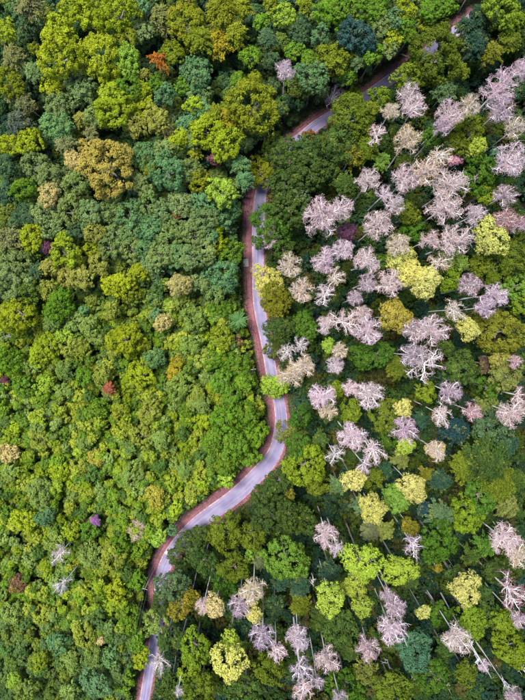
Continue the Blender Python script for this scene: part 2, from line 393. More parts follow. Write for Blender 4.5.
def strip(name, offs, heights, material, wob=0.0, seed=0, sub=1):
    """strip along the road; offs = list of signed offsets (towards the left bank), heights same length; arrays allowed"""
    rng = np.random.default_rng(seed); n = len(RL); ph = rng.uniform(0, 6, 6); s = np.arange(n) * 0.8
    wv = wob * (np.sin(s * 0.21 + ph[0]) + 0.7 * np.sin(s * 0.53 + ph[1]) + 0.5 * np.sin(s * 1.1 + ph[2]) + 0.8 * rng.normal(0, 0.5, n))
    m = len(offs); V = np.zeros((n, m, 3)); UV = np.zeros((n, m, 2))
    for j, (o, h) in enumerate(zip(offs, heights)):
        oo = np.broadcast_to(np.asarray(o, float), (n,)).copy()
        if j == 0: oo = oo + wv
        V[:, j, :2] = RL + RN * oo[:, None]; V[:, j, 2] = h
        UV[:, j, 0] = j / (m - 1); UV[:, j, 1] = s
    if wob: V[:, 1:-1, 2] += rng.normal(0, 0.03, (n, m - 2))
    ii, jj = np.meshgrid(np.arange(m - 1), np.arange(n - 1)); q = (jj * m + ii).ravel()
    f = np.stack([q, q + 1, q + m + 1, q + m], 1)
    me = mesh_np(name, V.reshape(-1, 3), f, material, True)
    uv = me.uv_layers.new(name='strip'); uv.data.foreach_set('uv', UV.reshape(-1, 2)[f.ravel()].astype(np.float32).ravel())
    me.update()
    if me.polygons[0].normal.z < 0: me.flip_normals()
    return me
# widths vary along the way (index by photo row of the line)
rowv = CY - RL[:, 1] * FPX / H
half = np.interp(rowv, [-20, 60, 140, 220, 330, 400, 470, 500, 560, 700], [1.7, 1.7, 1.75, 2.05, 1.85, 1.9, 2.55, 2.6, 2.2, 1.6])
vl = np.interp(rowv, [-20, 40, 90, 150, 200, 300, 400, 480, 520, 560, 640, 720], [2.0, 2.2, 1.8, 2.2, 3.4, 2.9, 2.3, 2.9, 2.9, 3.0, 1.6, 1.4])
vr = np.interp(rowv, [-20, 100, 250, 390, 420, 460, 500, 720], [0.5, 0.5, 0.6, 1.3, 1.1, 1.0, 1.3, 0.6])
tag(obj('road_verge', strip('road_verge', [half + vl, half + vl * 0.72, half + vl * 0.5, half + vl * 0.3, half - 0.3], [0.03, 0.12, 0.05, 0.07, 0.05], M['verge'], 0.28, 3)), kind='structure')
tag(obj('road_verge', strip('road_verge', [-half - vr, -half - vr * 0.6, -half - vr * 0.3, -half + 0.3], [0.03, 0.10, 0.07, 0.05], M['verge'], 0.22, 5)), kind='structure')
road = tag(obj('road', strip('road', [half, half * 0.5, half * 0.0, -half * 0.5, -half], [0.070, 0.10, 0.12, 0.10, 0.070], M['asphalt'])), kind='structure')
obj('edge_line', strip('edge_line', [half - 0.08, half - 0.34], [0.0805, 0.0905], M['line']), road)
obj('edge_line', strip('edge_line', [-half + 0.24, -half + 0.10], [0.0845, 0.0790], M['line']), road)

# ------------------------------------------------------------------ tree colours and kinds
COL = {  # code: (linear base colour, words)
 'g1': ((0.100, 0.200, 0.018), 'mid green'), 'g2': ((0.240, 0.310, 0.018), 'bright yellow-green'), 'g3': ((0.165, 0.200, 0.016), 'olive'),
 'gd': ((0.085, 0.135, 0.022), 'dark olive-green'), 'g4': ((0.105, 0.215, 0.080), 'teal-green'), 'g5': ((0.055, 0.110, 0.045), 'dark blue-green'),
 'g6': ((0.235, 0.245, 0.045), 'khaki-green'), 'g7': ((0.150, 0.220, 0.068), 'sage-green'), 'g8': ((0.225, 0.360, 0.040), 'lime-green'),
 'gr': ((0.170, 0.180, 0.065), 'grey-green'), 'bl': ((0.035, 0.085, 0.070), 'dark bluish'), 'gt': ((0.330, 0.260, 0.050), 'golden tan'),
 'go': ((0.270, 0.235, 0.020), 'golden olive'), 'or': ((0.320, 0.110, 0.020), 'orange'), 'br': ((0.160, 0.100, 0.050), 'brownish'),
 'pl': ((0.070, 0.098, 0.068), 'dark grey-green'), 'mg': ((0.130, 0.050, 0.080), 'magenta-tinged'),
 'y1': ((0.500, 0.490, 0.140), 'pale yellow'), 'y2': ((0.320, 0.410, 0.050), 'lime-yellow'), 'y3': ((0.500, 0.420, 0.170), 'cream-yellow'),
 'pw': ((0.550, 0.400, 0.420), 'pinkish-white'), 'pm': ((0.330, 0.225, 0.285), 'mauve'), 'pr': ((0.400, 0.200, 0.230), 'rose-pink'),
 'pg': ((0.400, 0.350, 0.350), 'greyish'), 'pt': ((0.520, 0.390, 0.250), 'tan-pink'),
}
# x y radius in photo pixels, colour; grouped by the kind of crown
TREES = {
'lobed': """
60 34 15 g2|60 58 19 g2|83 14 12 g2|71 9 10 g2|97 5 10 g2|100 58 19 g2|128 63 12 g8|111 76 11 g2|8 82 13 g3|52 88 9 g2|82 92 12 g7|118 15 18 g2|143 32 9 g7|126 38 9 g3
172 54 11 g3|197 75 14 g4|130 87 10 g1|142 93 9 g2|112 98 12 g2|200 98 10 g7|250 58 9 g1|253 107 23 g3|333 60 15 g3|353 98 9 g2|408 78 11 g2|325 14 10 g1|436 57 20 g3
12 146 10 g2|30 142 11 g2|36 165 12 g7|52 180 13 g7|75 186 13 g7|25 190 11 g1|5 166 10 g5|95 118 10 g7|108 168 23 gt|92 150 11 gt|115 111 16 g2|135 125 11 g6|146 113 11 g2|157 120 11 g6
178 140 9 g2|192 142 7 g7|207 132 15 g2|226 145 14 g2|188 122 9 g4|145 155 11 g4|165 151 10 g7|168 172 16 g4|150 168 9 g3|143 186 9 g7|190 170 10 g7|222 193 13 g8|262 172 13 g3|300 195 8 g7
350 119 17 g3|340 145 14 gd|470 130 12 g3|455 145 9 g3|485 194 9 g2|32 237 11 g2|62 238 6 g2|15 262 13 g7|12 281 18 g7|28 215 11 g5|45 214 11 g7|56 226 12 g7|71 212 13 g7|90 214 12 g7|95 232 10 g6|78 229 9 g5
66 253 13 g2|52 268 9 g6|67 276 9 g6|82 278 11 g6|49 290 9 g6|100 265 9 g6|112 212 11 g7|130 215 12 g4|148 206 11 g7|161 213 11 g7|181 204 11 g7|201 203 11 g4|203 220 12 g7|194 236 11 g7|179 231 10 g7|165 235 11 g7
150 228 11 g4|134 229 11 g7|118 235 11 g7|109 247 10 g7|131 250 11 g7|146 250 10 g4|160 256 11 g7|152 266 9 g7|175 256 11 g4|190 258 11 g7|205 250 11 g7|208 236 9 g4|140 273 9 g2|200 284 8 g7|222 214 14 g4|214 240 12 g2|228 256 12 g1|221 276 15 g4|214 294 9 g7
408 213 9 g3|495 266 14 g3|515 255 12 g3|480 266 9 g3|76 322 9 g7|90 326 9 g7|65 335 8 g8|72 346 9 g6|81 349 9 g6|95 336 8 g7|45 385 9 g8|65 391 8 g7|85 376 8 g1|100 375 9 g6|30 366 8 g7|112 311 8 g6|125 340 15 g2|115 349 8 g6|140 375 11 g2|190 346 9 g7|194 319 12 g7|206 360 9 g6|180 386 11 g7|195 396 9 g6
460 369 13 gd|505 376 12 g6|498 332 18 go|40 440 10 g6|85 443 7 g7|80 466 8 g6|40 491 11 g7|132 475 11 g7|142 436 10 g6|200 405 9 g7|150 411 10 g6|160 440 9 g7|385 415 12 g3|370 478 9 g3|490 425 14 g7|486 404 9 g6
25 520 10 g2|45 515 9 g4|55 540 9 g7|113 558 11 g6|225 531 14 g3|252 535 11 g3|234 567 12 g3|153 621 12 g7|163 600 9 gd|110 655 9 g4|195 648 13 g2|189 670 8 g2|200 690 12 g3|268 668 12 g3|340 625 14 gd|414 648 14 g4|393 690 15 g3|465 672 9 g3
12 612 9 g7|45 613 9 g6|86 636 10 g6|58 642 9 g4|72 660 9 g7|95 682 12 g4|26 690 10 g7|70 692 9 g7|14 680 7 g8|40 660 8 g3|292 432 11 g6|275 297 11 go|455 262 9 y2
""",
'dense': """
6 31 9 g2|34 49 5 g3|141 5 8 g4|155 85 8 g1|165 96 9 g4|184 86 8 g1|239 82 8 g1|255 78 5 g2|283 17 11 g8|313 78 13 g4|300 35 10 g5|295 51 9 g1|310 60 8 g1|272 60 7 g5|355 38 15 bl|320 36 8 g4|336 8 12 g1|355 10 12 g1|375 8 12 g1
380 27 12 g7|393 20 9 g4|390 38 10 g2|388 50 8 g7|373 55 9 g1|347 78 8 g1|368 67 4 g4|405 10 9 g2|405 23 8 g1|342 28 8 g1|380 98 8 g2|425 25 7 g2|430 10 10 g1|445 8 8 g1|500 10 14 g2|512 22 9 g2|448 46 8 g1|58 127 13 g4|60 107 12 g7
205 110 9 g4|195 106 8 g2|200 181 10 g3|275 151 12 gd|290 160 15 gd|306 151 12 gd|311 175 14 gd|285 185 13 gd|330 171 8 gd|433 137 9 g1|478 176 15 g1|92 250 7 g2|30 291 13 gd|118 285 12 g2|130 291 10 g3|272 224 15 g1|290 210 13 gd|258 243 5 g1|284 250 8 gd
412 231 9 g1|386 262 7 g1|448 280 9 g2|517 286 11 g8|20 315 16 g2|60 305 13 g1|84 311 5 g4|50 345 10 g2|40 356 10 g2|25 386 10 g1|10 360 12 g1|155 358 9 g4|156 315 6 g4|220 310 10 g1|222 338 10 g3|214 360 10 g1|235 366 12 g1|221 381 10 g1|244 381 9 g1|231 396 10 g1
280 330 11 gd|277 347 9 g3|275 386 11 g8|305 326 10 g1|360 356 9 g1|377 355 11 g1|335 390 7 g2|488 388 9 g1|520 305 8 g2|444 348 7 gd|425 392 8 g2|60 470 9 g2|100 407 9 g1|205 420 8 g2|225 420 13 g1|245 414 12 g1|255 434 11 g1|235 445 13 g1|249 456 9 g1|225 465 9 g1|226 478 8 g8|213 440 10 g1
300 417 8 g1|298 446 10 g1|306 465 15 g2|280 481 10 gd|265 496 10 gd|350 410 9 g2|390 436 9 g1|395 497 10 g8|318 485 8 g3|480 496 12 g1|157 535 9 g8|172 530 5 g4|190 550 15 gd|201 536 9 gd|205 561 10 gd|172 585 12 g7|270 515 14 gd|290 515 13 gd|306 520 9 gd|256 552 7 g8|285 557 16 g8|225 586 10 g1
395 502 8 g8|465 515 13 g2|437 540 15 g1|495 570 10 gd|455 575 8 gd|130 620 10 g1|136 640 9 g1|140 656 9 g2|125 680 9 g1|245 690 14 gd|345 685 14 g1|470 620 12 g2|505 620 10 g2|510 648 13 g2|432 675 12 g1|438 612 9 g1|136 580 9 g1|116 590 9 g2|120 543 8 g1|90 530 8 g1|72 530 8 g2
""",
'feathery': """
29 27 10 g5|30 6 15 gr|14 58 13 gr|36 73 11 g7|15 97 10 gr|163 20 15 gr|145 74 6 g6|222 12 17 g3|218 45 15 go|236 35 13 g3|241 10 11 g3|200 40 14 g3|262 22 9 g1|268 39 10 g5|281 40 8 gd|271 4 8 g3|305 5 9 g3|357 63 8 g5|408 36 10 g1|415 58 8 g1
480 20 13 g5|475 45 12 g5|465 27 9 g5|520 32 10 gd|491 54 11 go|510 41 10 g3|460 72 9 g3|445 92 11 g7|66 144 11 gr|20 125 14 pl|25 104 10 gr|8 186 8 g5|82 120 9 g6|92 135 9 gr|166 129 10 gr|195 153 8 g3|215 115 11 g3|232 116 13 go|240 165 11 g4|245 181 10 g4|350 156 13 go|366 150 12 g3|345 185 11 gd|371 110 9 g3|381 162 9 g8
495 155 8 g4|10 240 14 gr|30 255 9 gd|36 271 9 g5|55 321 13 g5|65 370 11 g5|275 306 11 go|398 368 11 g3|445 380 8 g5|486 365 8 br|10 470 9 g7|5 420 10 g5|130 448 8 g5|185 470 9 g5|338 485 9 g7|385 470 8 g5|400 458 9 g6|425 475 8 go|485 460 21 gd|497 481 17 g3|465 466 14 g3|440 480 10 g5|515 480 10 gd|505 445 12 g5|455 430 14 bl
90 555 13 g7|260 560 8 gr|281 580 10 g5|300 586 10 g5|360 505 9 g7|385 530 9 g6|371 530 10 gr|440 515 13 g7|425 509 8 bl|485 545 11 g1|471 555 9 gd|483 591 9 gd|505 505 12 g6|95 655 12 g5|170 685 13 gd|165 640 9 gd|181 640 9 gd|275 605 10 g5|300 605 10 g3|365 670 12 g6|350 650 10 gd|445 646 10 gd|490 615 13 gd|320 440 8 gd|410 580 8 gd|330 570 10 g5|240 630 10 g5|320 620 10 gd|420 420 9 g5|355 620 9 g5
""",
'gold': """
188 26 17 g3|308 137 6 or|236 342 6 br|178 214 5 br|177 362 6 go|174 373 7 go|97 457 8 gt|155 495 9 gt|18 583 8 br|460 122 6 go|290 494 5 go|180 605 11 go|438 568 4 go|191 596 8 go|120 410 8 g3|410 527 8 go|205 607 6 go
""",
'flush': """
75 161 9 y3|50 195 10 y3|180 285 10 y3|268 283 14 y1|477 148 8 y2|400 260 12 y1|412 275 12 y1|425 282 13 y1|490 237 15 y1|467 328 10 y1|395 316 14 gt|164 322 8 y3|8 453 9 y3|403 408 8 y1|405 446 8 y2|353 480 10 y1|412 487 12 y1|372 508 12 y1|362 561 16 y2|355 585 11 y2|400 570 13 y2|330 598 13 y2|466 588 13 y1|229 661 15 y1|231 640 9 y2|362 605 9 y2|254 613 8 y1|215 605 9 y3|328 345 6 g8|100 640 5 y3|423 612 6 y1|435 450 7 y3
""",
'bare': """
285 70 10 pw|333 97 11 pm|410 97 14 pw|500 88 16 pw|520 70 10 pw|377 135 10 pw|368 180 12 pw|408 140 13 pt*|405 178 14 pw|390 111 9 pt*|413 108 12 pw|384 195 9 pw|450 114 14 pw|470 105 11 pt*|443 126 9 pm|440 155 12 pt*|425 172 14 pt*|450 184 17 pw|500 110 14 pm|514 128 11 pt*|510 160 17 pw|505 195 11 pm
271 240 9 pw|290 265 12 pt*|322 217 18 pw|341 208 12 pw|302 290 12 pt|343 250 11 pw|325 260 13 pw|335 277 10 pt*|325 295 11 pw|378 225 15 pw|367 261 13 pw|367 283 10 pm|390 283 14 pw|398 245 12 pt*|395 205 10 pw|355 298 8 pm|445 207 17 pw|475 215 11 pw|505 220 13 pr|455 240 15 pw|440 262 12 pt*|470 285 12 pm|495 295 12 pw|430 240 10 pw|520 225 9 pr
288 352 11 pg|300 345 9 pg|290 375 13 pt*|302 366 12 pt|325 325 9 pw|343 322 15 pw|368 330 14 pw|363 314 9 pw|340 350 8 pt*|335 365 9 pw|412 355 13 pm|415 330 12 pm|322 396 13 pw|370 395 14 pw|350 388 8 pw|432 330 15 pw|455 310 12 pt*|485 307 11 pm|425 364 18 pw|450 392 12 pm|515 362 7 pr
328 411 9 pt*|352 437 14 pw|374 450 13 pw|364 464 9 pm|335 455 10 pg|405 430 13 pm|442 415 12 pw|472 412 9 pr|512 413 14 pw|436 451 10 pt*|60 554 10 pg|62 584 9 pg|137 530 10 pt*|253 590 13 pt*|326 535 12 pw|337 549 8 pw|413 545 11 pm|505 540 15 pw|519 556 12 pt|510 591 16 pr|518 395 9 pr
160 662 11 pg|203 606 8 pw|178 691 6 pg|240 605 12 pm|262 635 13 pm|276 651 11 pw|298 638 12 pw|300 668 13 pm|304 690 12 pw|327 660 12 pw|395 607 11 pm|392 630 13 pw|368 648 12 pm|340 698 8 pm|317 682 8 pm|457 638 14 pw|484 666 6 pw|513 697 10 pm|520 620 8 pm|388 596 8 pm
""",
'shoots': """
186 6 9 g3|30 108 6 gr|45 78 5 g6|96 72 5 g6|49 248 6 mg|347 232 7 mg|455 160 5 pr|83 521 4 mg|5 381 4 mg|500 360 8 g6|215 160 6 mg
""",
}
def parse(s):
    for row in s.strip().split('\n'):
        for it in row.split('|'):
            x, y, r, c = it.split(); star = c.endswith('*'); yield float(x), float(y), float(r), c.rstrip('*'), star

# ------------------------------------------------------------------ crown variants (shared by all copies)
SIZES = (('s', 2.3), ('m', 3.6), ('l', 5.6))
VAR = {}
for sz, R in SIZES:
    cnt = {'s': 1700, 'm': 4200, 'l': 9000}[sz]; nv = {'s': 4, 'm': 5, 'l': 4}[sz]
    VAR['lobed', sz] = [lobed_crown(100 + i + int(R * 10), R, {'s': 16, 'm': 36, 'l': 76}[sz], {'s': 0.345, 'm': 0.25, 'l': 0.172}[sz], cnt, 0.37, tufts=0.55) for i in range(nv)]
    VAR['dense', sz] = [lobed_crown(200 + i + int(R * 10), R, {'s': 22, 'm': 52, 'l': 110}[sz], {'s': 0.29, 'm': 0.205, 'l': 0.145}[sz], cnt, 0.37, flat=0.85, tufts=0.5) for i in range(nv)]
    VAR['feathery', sz] = [feathery_crown(300 + i + int(R * 10), R, {'s': 26, 'm': 46, 'l': 90}[sz], {'s': 40, 'm': 60, 'l': 70}[sz], 0.55) for i in range(nv - 1)]
    VAR['gold', sz] = [lobed_crown(400 + i + int(R * 10), R, {'s': 18, 'm': 40, 'l': 80}[sz], {'s': 0.33, 'm': 0.235, 'l': 0.17}[sz], cnt, 0.37, mat_='leaf_gold') for i in range(2)]
    VAR['shoots', sz] = [lobed_crown(450 + i + int(R * 10), R, {'s': 14, 'm': 28, 'l': 55}[sz], {'s': 0.38, 'm': 0.28, 'l': 0.22}[sz], cnt, 0.42, mat_='leaf_pinkish') for i in range(2)]
    VAR['flush', sz] = [lobed_crown(500 + i + int(R * 10), R, {'s': 34, 'm': 72, 'l': 140}[sz], {'s': 0.28, 'm': 0.21, 'l': 0.16}[sz], int(cnt * 1.15), 0.31, flat=0.8, tufts=0.8, irregular=0.3, mat_='leaf_flush') for i in range(3)]
BARE_R = 4.2
BARE = [bare_crown(600 + i, BARE_R, 11 + i % 3, spread=1.1, dens=1.0) for i in range(5)]
BARE_THIN = [bare_crown(650 + i, BARE_R, 8, spread=1.1, dens=0.8) for i in range(2)]
TR_G = [trunk_mesh(i, 0.34, 0.16, 'grey_bark') for i in range(4)]
TR_P = [trunk_mesh(20 + i, 0.22, 0.13, 'pale_bark') for i in range(4)]
FK_G = [fork_mesh(40 + i, 1.0, 5, 'grey_bark') for i in range(3)]

# ------------------------------------------------------------------ labels
LANDMARKS = [(159, 60, 'the orange tree'), (109, 388, 'the rust-red tree'), (95, 521, 'the purple-flowered shrub'), (238, 320, 'the roadside palm'),
 (268, 283, 'the yellow tree overhanging the road'), (108, 168, 'the big golden-tan tree'), (490, 237, 'the brightest yellow tree at right'), (285, 70, 'the lone bare tree at top'),
 (355, 38, 'the dark bluish tree near the top'), (197, 75, 'the round teal-green tree'), (498, 332, 'the big golden-olive tree'), (285, 557, 'the lime-green tree below the bend'),
 (229, 661, 'the big yellow tree at bottom'), (61, 570, 'the grey bare pair at left'), (180, 285, 'the cream crown left of road'), (49, 248, 'the magenta-tinged tree'),
 (153, 575, 'the lower utility pole'), (160, 662, 'the twiggy tree over the lower road'), (246, 263, 'the culvert slab'), (2, 2, 'the top left corner'), (523, 2, 'the top right corner'),
 (2, 698, 'the bottom left corner'), (523, 698, 'the bottom right corner'), (461, 627, 'the long white dead trunk'), (362, 561, 'the tall lime-yellow tree'), (510, 591, 'the big rose-pink tree'),
 (278, 452, "the road's sharpest bend"), (263, 188, 'where the road leaves the trees'), (465, 20, "the road's top end"), (143, 695, "the road's bottom end"), (377, 355, 'the bright green round tree'),
 (414, 273, 'the yellow trio'), (466, 588, 'the yellow tree at lower right'), (8, 453, 'the cream tree at left edge'), (137, 530, 'the pale tan tree at left'), (155, 358, 'the bright teal crown at left'),
 (2, 350, 'the middle of the left edge'), (523, 420, 'the white twiggy tree at right edge'), (395, 316, 'the golden-tan tree at right'), (322, 217, 'the big white twiggy tree'), (262, 2, 'the middle of the top edge'),
 (340, 698, 'the middle of the bottom edge'), (510, 160, 'the twiggy tree at upper right edge'), (253, 107, 'the big olive tree at top')]
def side_words(u, v):
    p = at(u, v); d, s, i = road_dist(p.x, p.y)
    if d < 5: return 'beside the road'
    return 'left of the road' if s > 0 else 'right of the road'
NOUN = {'lobed': 'lobed broadleaf tree', 'dense': 'dense leafy tree', 'feathery': 'feathery tree', 'gold': 'turning-leaved tree', 'flush': 'fine-leaved tree',
        'bare': 'bare twiggy tree', 'mixed': 'half-bare tree', 'shoots': 'leafy tree with pinkish shoots'}
used = set()
def direction(dx, dy):
    a = math.degrees(math.atan2(-dy, dx)) % 360
    return ['right of', 'above and right of', 'above', 'above and left of', 'left of', 'below and left of', 'below', 'below and right of'][int((a + 22.5) // 45) % 8]
def make_label(u, v, r, kind, words):
    size = 'small' if r < 8 else ('large' if r >= 14 else '')
    head = (size + ' ' + words + ' ' + NOUN[kind]).strip()
    for lx, ly, nm in sorted(LANDMARKS, key=lambda t: math.hypot(u - t[0], v - t[1])):
        dd = math.hypot(u - lx, v - ly); k = int(round(dd / 20)); fine = dd / 20 - k
        if dd < 5: continue
        where = ['just', 'one crown', 'two crowns', 'three crowns', 'four crowns', 'five crowns', 'six crowns', 'seven crowns', 'eight crowns'][min(k, 8)]
        for pre in (where, ('barely ' if fine < 0 else 'over ') + where):
            lab = head + ' ' + pre + ' ' + direction(u - lx, v - ly) + ' ' + nm
            if lab not in used and len(lab.split()) <= 16: used.add(lab); return lab
    raise RuntimeError('no label')
SPECIAL = {
 (108, 168): 'big golden tan lobed tree, the only golden crown in the sage-green canopy', (268, 283): 'bright yellow round tree overhanging the right edge of the road',
 (490, 237): 'bright pale yellow tree with pale stem among bare trees at right', (285, 70): 'lone bare pinkish-white tree surrounded by green at the top',
 (355, 38): 'dark bluish round tree above the road near the top', (197, 75): 'round bright teal-green tree, right of the orange tree',
 (498, 332): 'large golden-olive lobed tree at the right edge, halfway down', (285, 557): 'bright lime-green tree standing alone below the road bend',
 (229, 661): 'pale yellow tree at the bottom, below a lime-yellow top', (62, 584): 'lower of two grey leafless trees in the left thicket',
 (60, 554): 'upper of two grey leafless trees in the left thicket', (180, 285): 'small cream-yellow round crown left of the road by the sage canopy',
 (160, 662): 'white twiggy leafless tree overhanging the road near the bottom', (137, 530): 'pale tan half-leafless tree in the thicket left of the lower road',
 (333, 97): 'mauve leafless tree leaning over the road at the top', (49, 248): 'magenta-tinged tree in the sage canopy at left', (308, 137): 'small orange-brown shrub-like tree beside the upper road',
 (222, 193): 'lime-green round tree left of where the road emerges', (75, 161): 'upper cream-yellow crown beside the golden tan tree', (50, 195): 'lower cream-yellow crown left of the golden tan tree',
 (510, 591): 'large rose-pink leafless tree at the lower right edge', (253, 590): 'tan and yellow half-leafless tree below the lime-green tree',
 (83, 521): 'small pink-shooted shrub beside the purple-flowered shrub', (362, 561): 'tall lime-yellow tree, largest of the three at lower right',
}
GROUP = {'lobed': 'lobed broadleaf trees', 'dense': 'dense leafy trees', 'feathery': 'feathery dark trees', 'gold': 'trees with turning leaves', 'flush': 'yellow flushing trees',
         'bare': 'leafless pale trees', 'mixed': 'half-leafless trees', 'shoots': 'trees with pink shoots'}
NAME = {'lobed': 'broadleaf_tree', 'dense': 'leafy_tree', 'feathery': 'feathery_tree', 'gold': 'turning_tree', 'flush': 'flushing_tree', 'bare': 'bare_tree', 'mixed': 'half_bare_tree', 'shoots': 'pink_shoot_tree'}

def tree_height(u, v, kind, r, rr):
    p = at(u, v); d, s, i = road_dist(p.x, p.y)
    if s > 0:                          # left bank: canopy sinks towards the lower left
        base = float(np.interp(v, [0, 250, 320, 420, 600, 700], [17, 15, 12.5, 11, 11, 12]))
        if kind in ('bare', 'flush', 'mixed'): base += 1.5
        h = base + (r - 9) * 0.28
        if v > 200: h = min(h, 4.5 + 0.5 * d)
    else:
        h = {'lobed': 20, 'dense': 19, 'feathery': 18, 'gold': 18, 'shoots': 20, 'flush': 27, 'bare': 29, 'mixed': 28}[kind] + (r - 11) * 0.35
        h = h if v > 110 or u > 430 else h * 0.75
        if d < 8: h = min(h, 17)
    return h * rr.uniform(0.9, 1.1)

def build_tree(u, v, r, code, kind, star):
    rr = random.Random(int(u * 7919 + v * 104729)); col, words = COL[code]
    k2 = 'mixed' if (kind == 'bare' and star) else kind
    h = tree_height(u, v, k2, r, rr)                     # height of the crown's centre
    h = {(62, 584): 20.0, (60, 554): 17.5, (285, 70): 22.0}.get((int(u), int(v)), h)      # stand well clear of what grows round them
    side0 = 1 if road_dist(*at(u, v)[:2])[1] > 0 else -1
    while True:                                         # the stem stands off the carriageway, on the side where the crown shows
        c = at(u, v, h); droad, sroad, ir = road_dist(c.x, c.y)
        if h < 5.5 or (droad > 3.4 and sroad * side0 > 0): break
        h *= 0.93
    base = Vector((c.x + rr.uniform(-0.6, 0.6), c.y + rr.uniform(-0.6, 0.6), 0))
    droad, sroad, ir = road_dist(base.x, base.y)
    lim = 4.6 if side0 < 0 else 5.4
    if droad < lim or sroad * side0 < 0: base.x = RL[ir][0] + RN[ir][0] * side0 * lim; base.y = RL[ir][1] + RN[ir][1] * side0 * lim
    base.z = gz(base.x, base.y) - 0.05
    rw = r * (H - h) / FPX
    root = bpy.data.objects.new(NAME[k2], None); C.objects.link(root); root.location = base; root.empty_display_size = 0.5
    lab = SPECIAL.get((int(u), int(v))) or make_label(u, v, r, k2, words)
    tag(root, lab, 'tree', GROUP[k2])
    j = rr.uniform(0.86, 1.14); col = (min(1, col[0] * j * rr.uniform(0.92, 1.08)), min(1, col[1] * j), min(1, col[2] * j * rr.uniform(0.85, 1.15)))
    if kind not in ('bare', 'flush', 'shoots'):
        if side0 < 0: col = (col[0] * 0.56, col[1] * 0.64, col[2] * 0.85)                       # the far bank's evergreens are deeper coloured
        elif v > 300 and code in ('g6', 'g7', 'g5', 'g3', 'gr', 'gt'): col = tuple(x * 0.62 + y * 0.38 for x, y in zip(col, (0.20, 0.29, 0.025)))
    rot = rr.uniform(0, 6.283); cl = Vector((c.x - base.x, c.y - base.y, c.z - base.z))
    if kind == 'bare':
        s = rw / BARE_R * 1.2; fork_z = cl.z - 0.25 * rw
        limbs, me, me2 = rr.choice(BARE_THIN if (code == 'pg' or rr.random() < 0.15) else BARE)
        top = Vector((cl.x, cl.y, fork_z))
        stem(root, rr.choice(TR_P), top, 0.55 + 0.45 * s)
        sz = s * rr.uniform(0.85, 1.05)
        obj('twigs', me2 if star else me, root, top, (0, 0, rot), (s, s, sz), col)
        for lm in limbs: obj('limb', lm, root, top, (0, 0, rot), (s, s, sz))
    else:
        szk, R = min(SIZES, key=lambda t: abs(math.log(t[1] / rw))); s = rw / R * (1.2 if side0 > 0 or kind in ('flush', 'gold') else 1.36)
        me = rr.choice(VAR[kind, szk]); e = rr.uniform(0.92, 1.1)
        top = Vector((cl.x, cl.y, cl.z - 0.25 * rw))
        pale = (kind == 'flush' and rr.random() < 0.45) or (code in ('gr', 'go') and rr.random() < 0.5)
        stem(root, rr.choice(TR_P if pale else TR_G), top, 0.5 + 0.12 * rw)
        obj('limb', rr.choice(FK_G), root, (cl.x, cl.y, cl.z - 0.15 * rw), (0, 0, rot), (rw * 0.55, rw * 0.55, rw * 0.36))
        obj('crown', me, root, cl, (rr.uniform(-0.12, 0.12), rr.uniform(-0.12, 0.12), rot), (s * e, s / e, s * rr.uniform(0.8, 1.05)), col)
    return root
def stem(root, me, top, thick):
    """trunk from the base to a point given relative to it (sheared along its lean, so it stays round)"""
    o = obj('trunk', me, root); L = top.length
    o.rotation_mode = 'QUATERNION'; o.rotation_quaternion = top.to_track_quat('Z', 'Y'); o.scale = (thick, thick, L)

for kind, s in TREES.items():
    for u, v, r, code, star in parse(s): build_tree(u, v, r, code, kind, star)

# ------------------------------------------------------------------ single trees with a form of their own
def star_tree(u, v, r, h, code, label, name, cat='tree', nb=11, slim=0.6):
    c = at(u, v, h); root = bpy.data.objects.new(name, None); C.objects.link(root); root.location = (c.x, c.y, gz(c.x, c.y) - 0.05); tag(root, label, cat)
    rw = r * (H - h) / FPX; hh = h - root.location.z
    stem(root, TR_G[1], Vector((0, 0, hh)), 0.6)
    me = feathery_crown(901 + int(u), rw, nb, 110, 0.5, rise=0.35, droop=0.62, slim=slim, mat_='leaf_gold' if code == 'or' else 'leaf_pinkish')
    obj('crown', me, root, (0, 0, hh), colour=COL[code][0])
    return root
star_tree(159, 60, 15, 19, 'or', 'orange dying tree with drooping star-shaped sprays, upper left', 'dying_tree')
COL['ru'] = ((0.30, 0.085, 0.045), 'rust'); COL['pu'] = ((0.22, 0.10, 0.26), 'purple')
star_tree(109, 388, 9, 12.5, 'ru', 'small rust-red tree alone in the green thicket at left', 'rusty_tree', nb=16, slim=0.8)
star_tree(95, 521, 6, 12, 'pu', 'purple-flowered shrub in the lower left thicket', 'flowering_shrub', 'shrub', nb=34, slim=1.3)

